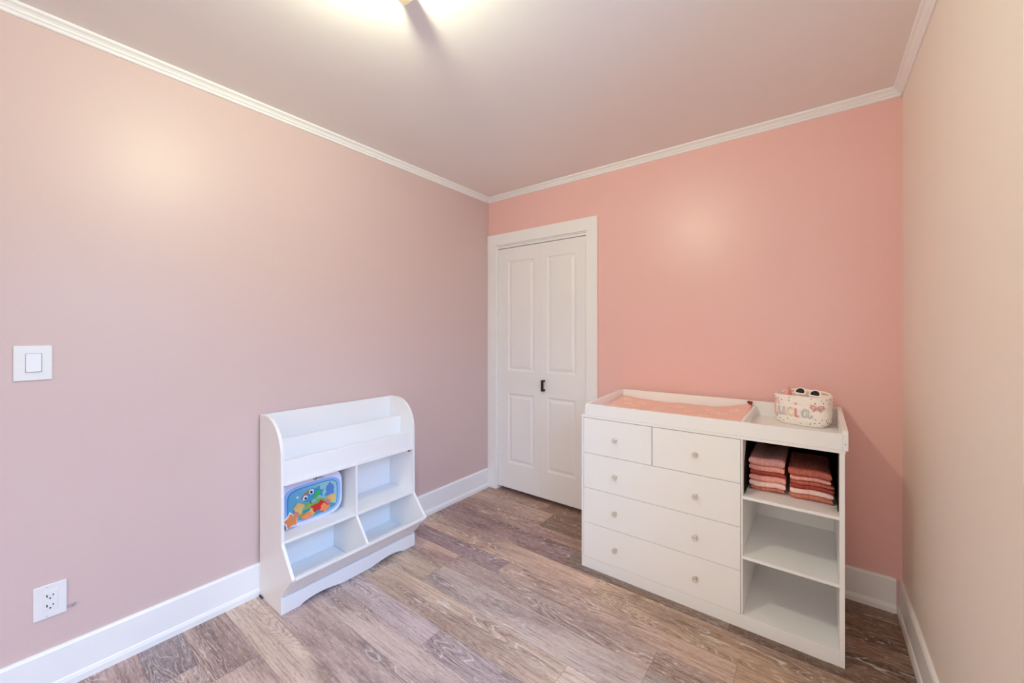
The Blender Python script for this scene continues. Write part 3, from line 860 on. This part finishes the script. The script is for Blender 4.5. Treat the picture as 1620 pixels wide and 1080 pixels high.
for i in range(nx + 1):
    for j in range(ny + 1):
        u, v = i / nx, j / ny
        x, y = PX0 + (PX1 - PX0) * u, PY0 + (PY1 - PY0) * v
        # rounded plan corners
        du, dv = abs(u - 0.5) * 2, abs(v - 0.5) * 2
        kx = 1 - 0.012 * dv ** 6; ky = 1 - 0.03 * du ** 8
        x = (PX0 + PX1) / 2 + (x - (PX0 + PX1) / 2) * kx; y = (PY0 + PY1) / 2 + (y - (PY0 + PY1) / 2) * ky
        zr = rear_z(x)
        dish = 0.012 * math.sin(PI * v) ** 1.5
        z = (0.884 * (1 - v ** 2) + zr * v ** 2) - dish
        z += 0.0022 * mnoise.noise(Vector((x * 9, y * 12, 3))) + 0.0010 * mnoise.noise(Vector((x * 30, y * 34, 1)))
        edge = min(u * (PX1 - PX0), (1 - u) * (PX1 - PX0), v * (PY1 - PY0), (1 - v) * (PY1 - PY0))
        r = 0.014
        z -= 0 if edge > r else (r - math.sqrt(max(0, r * r - (r - edge) ** 2)))
        top[i][j] = bm.verts.new((x, y, z)); bot[i][j] = bm.verts.new((x, y, Z0 + 0.0106))
for i in range(nx):
    for j in range(ny):
        bm.faces.new([top[i][j], top[i + 1][j], top[i + 1][j + 1], top[i][j + 1]])
        bm.faces.new([bot[i][j], bot[i][j + 1], bot[i + 1][j + 1], bot[i + 1][j]])
for i in range(nx):
    bm.faces.new([top[i][0], bot[i][0], bot[i + 1][0], top[i + 1][0]]); bm.faces.new([top[i][ny], top[i + 1][ny], bot[i + 1][ny], bot[i][ny]])
for j in range(ny):
    bm.faces.new([top[0][j], top[0][j + 1], bot[0][j + 1], bot[0][j]]); bm.faces.new([top[nx][j], bot[nx][j], bot[nx][j + 1], top[nx][j + 1]])
obj('pad_cover', bm, M_PAD, pd, smooth=True, angle=60)
bm = bm_new()
prism(bm, [(1.908, 0.926), (1.916, 0.931), (1.923, 0.927), (1.932, 0.930), (1.9365, 0.924), (1.930, 0.908), (1.922, 0.900)], 'y', -0.072, -0.066, 0.002)
o_ = obj('strap', bm, gauze('maroon_strap_cloth', rgb(150, 66, 60)), pd); o_['label'] = 'dark red strap end'

# ================================================================ black lining and folded cloths in the top cubby
ZS = 0.5820
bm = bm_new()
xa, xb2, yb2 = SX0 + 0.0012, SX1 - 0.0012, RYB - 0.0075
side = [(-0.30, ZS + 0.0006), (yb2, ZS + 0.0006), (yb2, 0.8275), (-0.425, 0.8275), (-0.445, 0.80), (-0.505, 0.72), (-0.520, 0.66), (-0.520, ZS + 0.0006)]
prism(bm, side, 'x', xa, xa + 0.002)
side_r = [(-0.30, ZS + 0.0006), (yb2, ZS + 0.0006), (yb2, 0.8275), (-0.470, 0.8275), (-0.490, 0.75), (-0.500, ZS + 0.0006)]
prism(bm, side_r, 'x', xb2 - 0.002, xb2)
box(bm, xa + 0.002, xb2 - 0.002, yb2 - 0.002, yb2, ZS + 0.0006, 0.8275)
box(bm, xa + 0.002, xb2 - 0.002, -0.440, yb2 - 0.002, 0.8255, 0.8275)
o_ = obj('cubby_lining', bm, M_LINER, loc=((xa + xb2) / 2, -0.25, ZS + 0.0006))  # black panels along the back, sides and top of the cubby
tag(o_, 'black lining of the top cubby around the folded cloths', 'storage bin')

C_ROSE, C_PINK, C_PALE = rgb(240, 180, 172), rgb(246, 176, 164), rgb(254, 218, 210)
C_RUST, C_TERRA, C_ORNG, C_MAR = rgb(184, 82, 70), rgb(218, 134, 114), rgb(204, 114, 98), rgb(96, 34, 34)
GZ = {k: gauze('gauze_' + k, c, ct) for k, c, ct in (('rose', C_ROSE, 0.18), ('pink', C_PINK, 0.16), ('pale', C_PALE, 0.10), ('rust', C_RUST, 0.32), ('terracotta', C_TERRA, 0.28), ('brick', C_ORNG, 0.30), ('maroon', C_MAR, 0.3))}
def cloth(name, x0, x1, y0, y1, z0, z1, mat, seed, droop=0.0, sag=None):
    """a folded gauze square: rounded front fold, layered sides, crinkled surface"""
    bm = bm_new()
    nx, ny, nz = 26, 22, 5
    t = z1 - z0
    rf = t * 0.5
    V = {}
    def pos(i, j, k):
        u, v, w = i / nx, j / ny, k / nz
        x, y, z = x0 + (x1 - x0) * u, y0 + (y1 - y0) * v, z0 + t * w
        # rounded folds at the front and left, softer on the right and back
        bul = math.sqrt(max(0.0, 1 - (2 * w - 1) ** 2))
        y += rf * 0.55 * (1 - bul) * max(0, 1 - v * 6)
        x += rf * 0.5 * (1 - bul) * (max(0, 1 - u * 8) - max(0, u * 8 - 7))
        n1 = mnoise.noise(Vector((x * 30 + seed, z0 * 50, w * 1.3)))
        y += 0.0055 * n1 * max(0, 1 - v * 5)
        z += 0.0028 * (1 + math.sin(x * 46 + 0.6)) * (0.4 + 0.6 * (1 - v)) + 0.0014 * (1 + mnoise.noise(Vector((x * 55, 0.3, 2.0)))) * max(0, 1 - v * 3) * (1 if 0 < k < nz else 0.5)
        n2 = mnoise.noise(Vector((seed * 3.1, y * 22, w * 1.3)))
        x += 0.0030 * n2 * (max(0, 1 - u * 6) + max(0, u * 6 - 5))
        if k == nz:
            rp = math.sin(x * 700 + 2.0 * mnoise.noise(Vector((x * 40, y * 16, seed)))) * 0.0007
            z += rp - 0.0015 + droop * u
            if sag: z += sag(u, v)
        elif w > 0:
            z += droop * u * w + (sag(u, v) * w if sag else 0)
        return (x, y, z)
    def vert(i, j, k):
        if (i, j, k) not in V: V[(i, j, k)] = bm.verts.new(pos(i, j, k))
        return V[(i, j, k)]
    def quad(*a): bm.faces.new([vert(*p) for p in a])
    for i in range(nx):
        for j in range(ny):
            quad((i, j, nz), (i + 1, j, nz), (i + 1, j + 1, nz), (i, j + 1, nz))
            quad((i, j, 0), (i, j + 1, 0), (i + 1, j + 1, 0), (i + 1, j, 0))
        for k in range(nz):
            quad((i, 0, k), (i + 1, 0, k), (i + 1, 0, k + 1), (i, 0, k + 1))
            quad((i, ny, k), (i, ny, k + 1), (i + 1, ny, k + 1), (i + 1, ny, k))
    for j in range(ny):
        for k in range(nz):
            quad((0, j, k), (0, j, k + 1), (0, j + 1, k + 1), (0, j + 1, k))
            quad((nx, j, k), (nx, j + 1, k), (nx, j + 1, k + 1), (nx, j, k + 1))
    return obj(name, bm, mat, smooth=True, loc=((x0 + x1) / 2, (y0 + y1) / 2, z0), angle=70)
GL, GR = 'cloths in the left stack', 'cloths in the right stack'
zL = ZS + 0.0008
ST_L = [(0.0170, 'terracotta', 1.968, 2.094, -0.440, 'terracotta folded gauze cloth at the bottom of the left stack'),
        (0.0230, 'pale', 1.960, 2.099, -0.446, 'pale pink folded gauze cloth second from the bottom of the left stack'),
        (0.0250, 'pink', 1.961, 2.100, -0.440, 'pink folded gauze cloth under the dark rust one in the left stack'),
        (0.0190, 'rust', 1.963, 2.096, -0.432, 'dark rust folded gauze cloth in the middle of the left stack'),
        (0.0240, 'pink', 1.9590, 2.094, -0.440, 'salmon pink folded cloth just under the top of the left stack'),
        (0.0400, 'rose', 1.9590, 2.097, -0.446, 'dusty pink gauze cloth on top of the left stack')]
z = zL
for k, (t, m, x0, x1, yf, lb) in enumerate(ST_L):
    sag = (lambda u, v: 0.014 * math.cos(u * PI * 1.6 + 0.5) * v - 0.004 * (1 - v)) if k == len(ST_L) - 1 else None
    o_ = cloth('folded_cloth', x0, x1, yf, -0.155 + 0.006 * (k % 3), z, z + t, GZ[m], k * 3.7 + 1, sag=sag)
    tag(o_, lb, 'cloth', GL); z += t + 0.0006
TOP_L = z
ST_R = [(0.0200, 'terracotta', 2.112, 2.262, -0.446, 'terracotta folded gauze cloth at the bottom of the right stack'),
        (0.0230, 'pale', 2.114, 2.263, -0.446, 'pale pink folded gauze cloth second from the bottom of the right stack'),
        (0.0190, 'rust', 2.115, 2.266, -0.444, 'dark rust folded cloth on the pale one in the right stack'),
        (0.0165, 'brick', 2.115, 2.264, -0.446, 'brick orange folded cloth under the pink one in the right stack'),
        (0.0185, 'pink', 2.115, 2.255, -0.444, 'salmon pink folded cloth just under the top of the right stack'),
        (0.0350, 'brick', 2.108, 2.257, -0.450, 'thick rust-brown gauze cloth on top of the right stack')]
z = zL
for k, (t, m, x0, x1, yf, lb) in enumerate(ST_R):
    o_ = cloth('folded_cloth', x0, x1, yf, -0.170 + 0.006 * (k % 3), z, z + t, GZ[m], k * 2.9 + 40, droop=-0.002)
    tag(o_, lb, 'cloth', GR); z += t - 0.0001
o_ = cloth('folded_cloth', 1.966, 2.100, -0.135, -0.050, zL, 0.792, GZ['maroon'], 77)
tag(o_, 'dark maroon cloth standing behind the left stack in the cubby', 'cloth')

# ================================================================ rope basket
BA = math.radians(-14)
BC = Vector((2.156, -0.145, Z0 + 0.0106))
bs = thing('rope_basket', 'cream polka-dot rope basket with pastel rope letters on the tray', 'basket', BC)
BW, BD, NC, CH = 0.212, 0.140, 15, 0.0094
def bask(a, z, off=0.0):
    """outer surface point of the basket wall at angle a and height z above its foot"""
    e = 3.6
    c, s = math.cos(a), math.sin(a)
    rnd_ = 0.0 if z > 0.03 else (0.03 - z) / 0.03
    sh = 1 - 0.16 * rnd_ ** 2
    fl_ = 1 + 0.05 * min(1, z / 0.12)
    x = (BW / 2 * sh * fl_ + off) * math.copysign(abs(c) ** (2 / e), c)
    y = (BD / 2 * sh * fl_ + off) * math.copysign(abs(s) ** (2 / e), s)
    X = x * math.cos(BA) - y * math.sin(BA); Y = x * math.sin(BA) + y * math.cos(BA)
    return Vector((BC.x + X, BC.y + Y, BC.z + z))
def rope_mat():
    t = NT('cream_cotton_rope')
    v = t.coord(scale=(150, 150, 60), rot=(0, 0.5, 0.4))
    nz = t.noise(v, 1.0, 2.0)
    t.set(Base_Color=t.mix(nz, rgb(247, 238, 230), rgb(254, 250, 246)), Roughness=0.9)
    t.bsdf.inputs['Specular IOR Level'].default_value = 0.2
    t.bump(nz, 0.4, 0.0015)
    return t.m
M_ROPE = rope_mat()
M_DOT = plain('charcoal_dots', rgb(78, 70, 66), 0.8)
bm = bm_new()
nseg = 96
rings = []
def ring_at(z, off): return [bm.verts.new(bask(2 * PI * k / nseg, z, off)) for k in range(nseg)]
rings.append([bm.verts.new(BC + (p - BC) * 0.5) for p in [bask(2 * PI * k / nseg, 0.0, 0) for k in range(nseg)]])
for q in range(NC):
    for s in (0.08, 0.3, 0.5, 0.7, 0.92):
        rings.append(ring_at((q + s) * CH, -0.0022 + 0.0034 * math.sqrt(max(0, 1 - (2 * s - 1) ** 2))))
HT = NC * CH
rings.append(ring_at(HT + 0.001, -0.004))
for zz_ in (HT - 0.004, HT * 0.7, HT * 0.55): rings.append(ring_at(zz_, -0.0085))
for A, B in zip(rings, rings[1:]):
    for k in range(nseg): bm.faces.new([A[k], A[(k + 1) % nseg], B[(k + 1) % nseg], B[k]])
bm.faces.new(rings[0]); bm.faces.new(rings[-1])
for f in bm.faces: f.material_index = 0
rn = random.Random(5)
for zrow in (0.012, 0.027, 0.040, 0.116, 0.131):
    n_ = 15
    for k in range(n_):
        a = 2 * PI * (k + rn.uniform(-0.3, 0.3)) / n_
        zz_ = zrow + rn.uniform(-0.005, 0.005)
        p = bask(a, zz_, 0.0010); nrm = (bask(a, zz_, 0.01) - bask(a, zz_, 0.0)).normalized()
        m4 = Matrix.Translation(p) @ nrm.to_track_quat('Z', 'Y').to_matrix().to_4x4() @ Matrix.Diagonal((1, 1, 0.35, 1))
        r_ = bmesh.ops.create_icosphere(bm, subdivisions=2, radius=rn.uniform(0.0020, 0.0030), matrix=m4)
        for f in {f for v in r_['verts'] for f in v.link_faces}: f.material_index = 1
obj('basket_body', bm, [M_ROPE, M_DOT], bs, smooth=True, angle=50)
# rope letters laid on the basket's front: paths in (angle position s in metres along the front, height)
def front_pt(s, z, off=0.004):
    # s measured along local x at the front (local y negative); walks round the left corner
    a = -PI / 2
    lo, hi = -PI, 0.0
    best = None
    for k in range(241):
        aa = lo + (hi - lo) * k / 240
        c = math.cos(aa)
        xx = BW / 2 * 1.04 * math.copysign(abs(c) ** (2 / 3.6), c)
        if best is None or abs(xx - s) < best[0]: best = (abs(xx - s), aa)
    return bask(best[1], z, off)
def letter(name, strokes, col, r=0.0042):
    bm = bm_new()
    for st in strokes:
        # resample
        P = [Vector((p[0], LZ + (p[1] - LZ) * 1.25, 0)) for p in st]
        out = []
        for i in range(len(P) - 1):
            p0, p1, p2, p3 = P[max(i - 1, 0)], P[i], P[i + 1], P[min(i + 2, len(P) - 1)]
            for k in range(6):
                t_ = k / 6
                out.append(0.5 * ((2 * p1) + (p2 - p0) * t_ + (2 * p0 - 5 * p1 + 4 * p2 - p3) * t_ ** 2 + (3 * p1 - p0 - 3 * p2 + p3) * t_ ** 3))
        out.append(P[-1])
        tube(bm, [front_pt(p.x, p.y) for p in out], r, 8)
    return obj(name, bm, plain(name + '_yarn_' + str(col[0]), rgb(*col), 0.95, 0.5, 400), bs, smooth=True)
LZ = 0.045
letter('letter', [[(-0.078, LZ + 0.040), (-0.084, LZ + 0.060), (-0.093, LZ + 0.062), (-0.098, LZ + 0.040), (-0.100, LZ + 0.010), (-0.096, LZ), (-0.084, LZ + 0.002)]], (238, 190, 194), 0.0030)
letter('letter', [[(-0.080, LZ + 0.032), (-0.078, LZ + 0.012), (-0.070, LZ + 0.002), (-0.062, LZ + 0.008), (-0.058, LZ + 0.032)], [(-0.058, LZ + 0.032), (-0.056, LZ + 0.006), (-0.048, LZ + 0.002)]], (206, 202, 212), 0.0034)
letter('letter', [[(-0.022, LZ + 0.028), (-0.032, LZ + 0.033), (-0.042, LZ + 0.022), (-0.042, LZ + 0.010), (-0.033, LZ + 0.001), (-0.022, LZ + 0.005)]], (240, 226, 192), 0.0036)
letter('letter', [[(-0.010, LZ + 0.030), (-0.011, LZ + 0.012), (-0.005, LZ + 0.001), (0.004, LZ + 0.004)], [(-0.010, LZ + 0.046), (-0.008, LZ + 0.051)]], (230, 156, 150), 0.0044)
letter('letter', [[(0.036, LZ + 0.026), (0.026, LZ + 0.030), (0.016, LZ + 0.020), (0.017, LZ + 0.006), (0.026, LZ + 0.001), (0.034, LZ + 0.010), (0.037, LZ + 0.028), (0.038, LZ + 0.006), (0.046, LZ + 0.001), (0.054, LZ + 0.010)]], (206, 210, 208), 0.0040)
bm = bm_new()   # rose bow beside the last letter
for s in (-1, 1):
    cs, cz_ = 0.071, LZ + 0.048
    path = [(cs, cz_), (cs + s * 0.010, cz_ + 0.010), (cs + s * 0.021, cz_ + 0.012), (cs + s * 0.023, cz_ + 0.001), (cs + s * 0.014, cz_ - 0.006), (cs, cz_)]
    tube(bm, [front_pt(p[0], p[1], 0.003) for p in path], 0.0040, 8)
    tube(bm, [front_pt(cs, cz_, 0.003), front_pt(cs + s * 0.008, cz_ - 0.010, 0.003), front_pt(cs + s * 0.015, cz_ - 0.016, 0.003)], 0.0028, 8)
o_ = obj('bow', bm, gauze('rose_bow_cloth', rgb(238, 186, 182), 0.2), bs, smooth=True); o_['label'] = 'dusty rose cloth bow'
bm = bm_new()   # carrying loop along the far rim
pts = []
for k in range(21):
    s = k / 20
    a = PI * (0.86 - 0.72 * s)
    pts.append(bask(a, HT - 0.004 + 0.020 * math.sin(PI * s) ** 0.6, -0.004))
tube(bm, pts, 0.0042, 8)
obj('basket_handle', bm, M_ROPE, bs, smooth=True)

# ---- what lies in the basket
def mound(cx, cy, rx, ry, z0, h, seed, rough=0.006, rot=0.0, n=36, m=12):
    bm = bm_new()
    R = []
    for j in range(m + 1):
        ph = PI / 2 * j / m
        ring = []
        for i in range(n):
            a = 2 * PI * i / n
            rr = math.cos(ph)
            x, y = rx * rr * math.cos(a), ry * rr * math.sin(a)
            zz_ = h * math.sin(ph)
            d = mnoise.noise(Vector((x * 45 + seed, y * 45, zz_ * 30)))
            q = 1 + 0.10 * d
            x, y, zz_ = x * q, y * q, zz_ * (1 + 0.0 * d) + rough * d * math.sin(ph)
            X, Y = x * math.cos(rot) - y * math.sin(rot), x * math.sin(rot) + y * math.cos(rot)
            ring.append(bm.verts.new((cx + X, cy + Y, z0 + zz_)))
        R.append(ring)
    for A, B in zip(R, R[1:]):
        for i in range(n): bm.faces.new([A[i], A[(i + 1) % n], B[(i + 1) % n], B[i]])
    bm.faces.new(R[0])
    bmesh.ops.remove_doubles(bm, verts=bm.verts[:], dist=2e-5)
    return bm
CF = BC.z + HT * 0.55 + 0.0005
def bl(x, y): return (BC.x + x * math.cos(BA) - y * math.sin(BA), BC.y + x * math.sin(BA) + y * math.cos(BA))
M_CREAM = gauze('cream_cotton', rgb(252, 244, 236), 0.06, 0.5)
M_BLUSH = gauze('blush_cotton', rgb(240, 184, 178), 0.12, 0.5)
c_ = bl(0.020, 0.004)
o_ = obj('swaddle_cloth', mound(c_[0], c_[1], 0.062, 0.048, CF, 0.078, 3, rot=BA), M_CREAM, smooth=True, loc=(c_[0], c_[1], CF), angle=180)
tag(o_, 'cream bunched cloth filling the right of the rope basket', 'cloth')
c_ = bl(-0.066, 0.006)
o_ = obj('swaddle_cloth', mound(c_[0], c_[1], 0.019, 0.044, CF, 0.098, 9, rot=BA), M_BLUSH, smooth=True, loc=(c_[0], c_[1], CF), angle=180)
tag(o_, 'pink bunched cloth at the left end of the rope basket', 'cloth')
# sunglasses lying over the front of the cloth
sg_c = bl(0.032, -0.048)
sg = thing('sunglasses', 'white sunglasses with dark lenses lying on top in the rope basket', 'sunglasses', (sg_c[0], sg_c[1], BC.z + HT + 0.002))
M_SGW = plain('white_glasses_plastic', rgb(246, 238, 228), 0.35)
M_LENS = plain('dark_lens', (0.010, 0.004, 0.005, 1), 0.08)
def dome(cx, cy, w, h, n=16):
    pts = []
    for k in range(n + 1):
        a = PI * k / n
        pts.append((cx + w / 2 * math.cos(a), cy - h * 0.40 + h * 0.90 * math.sin(a)))
    pts += [(cx - w / 2 * 0.92, cy - h * 0.52), (cx - w / 2 * 0.6, cy - h * 0.60), (cx + w / 2 * 0.6, cy - h * 0.60), (cx + w / 2 * 0.92, cy - h * 0.52)]
    return pts
SGM = Matrix.Translation((sg_c[0], sg_c[1], BC.z + HT + 0.0235)) @ Matrix.Scale(0.76, 4) @ Matrix.Rotation(BA - 0.08, 4, 'Z') @ Matrix.Rotation(math.radians(-28), 4, 'X') @ Matrix.Rotation(math.radians(5), 4, 'Y')
def annulus(bm, outer, inner, y0, y1):
    n = len(outer)
    V = [[bm.verts.new((p[0], y, p[1])) for p in L] for L in (outer, inner) for y in (y0, y1)]
    oF, oB, iF, iB = V
    for k in range(n):
        q = (k + 1) % n
        bm.faces.new([oF[k], oF[q], iF[q], iF[k]]); bm.faces.new([oB[k], iB[k], iB[q], oB[q]])
        bm.faces.new([oF[k], oB[k], oB[q], oF[q]]); bm.faces.new([iF[k], iF[q], iB[q], iB[k]])
for cx in (-0.040, 0.040):
    bm = bm_new(); annulus(bm, dome(cx, 0, 0.064, 0.042), dome(cx, 0, 0.048, 0.029), -0.003, 0.003)
    if cx > 0: box(bm, -0.010, 0.010, -0.003, 0.003, 0.002, 0.010)
    f_ = obj('glasses_rim', bm, M_SGW, sg, xf=SGM)
    bm = bm_new(); prism(bm, dome(cx, 0, 0.0475, 0.0285), 'y', -0.002, 0.0015)
    l_ = obj('lens', bm, M_LENS, sg, xf=SGM); l_['label'] = 'dark lens'
for s in (-1, 1):
    bm = bm_new()
    tube(bm, [(s * 0.071, 0.002, 0.006), (s * 0.070, 0.010, 0.006), (s * 0.060, 0.014, 0.012), (-s * 0.030, 0.018, 0.018 + 0.004 * s)], [0.0035, 0.0035, 0.003, 0.0025], 8)
    obj('temple', bm, M_SGW, sg, xf=SGM, smooth=True)
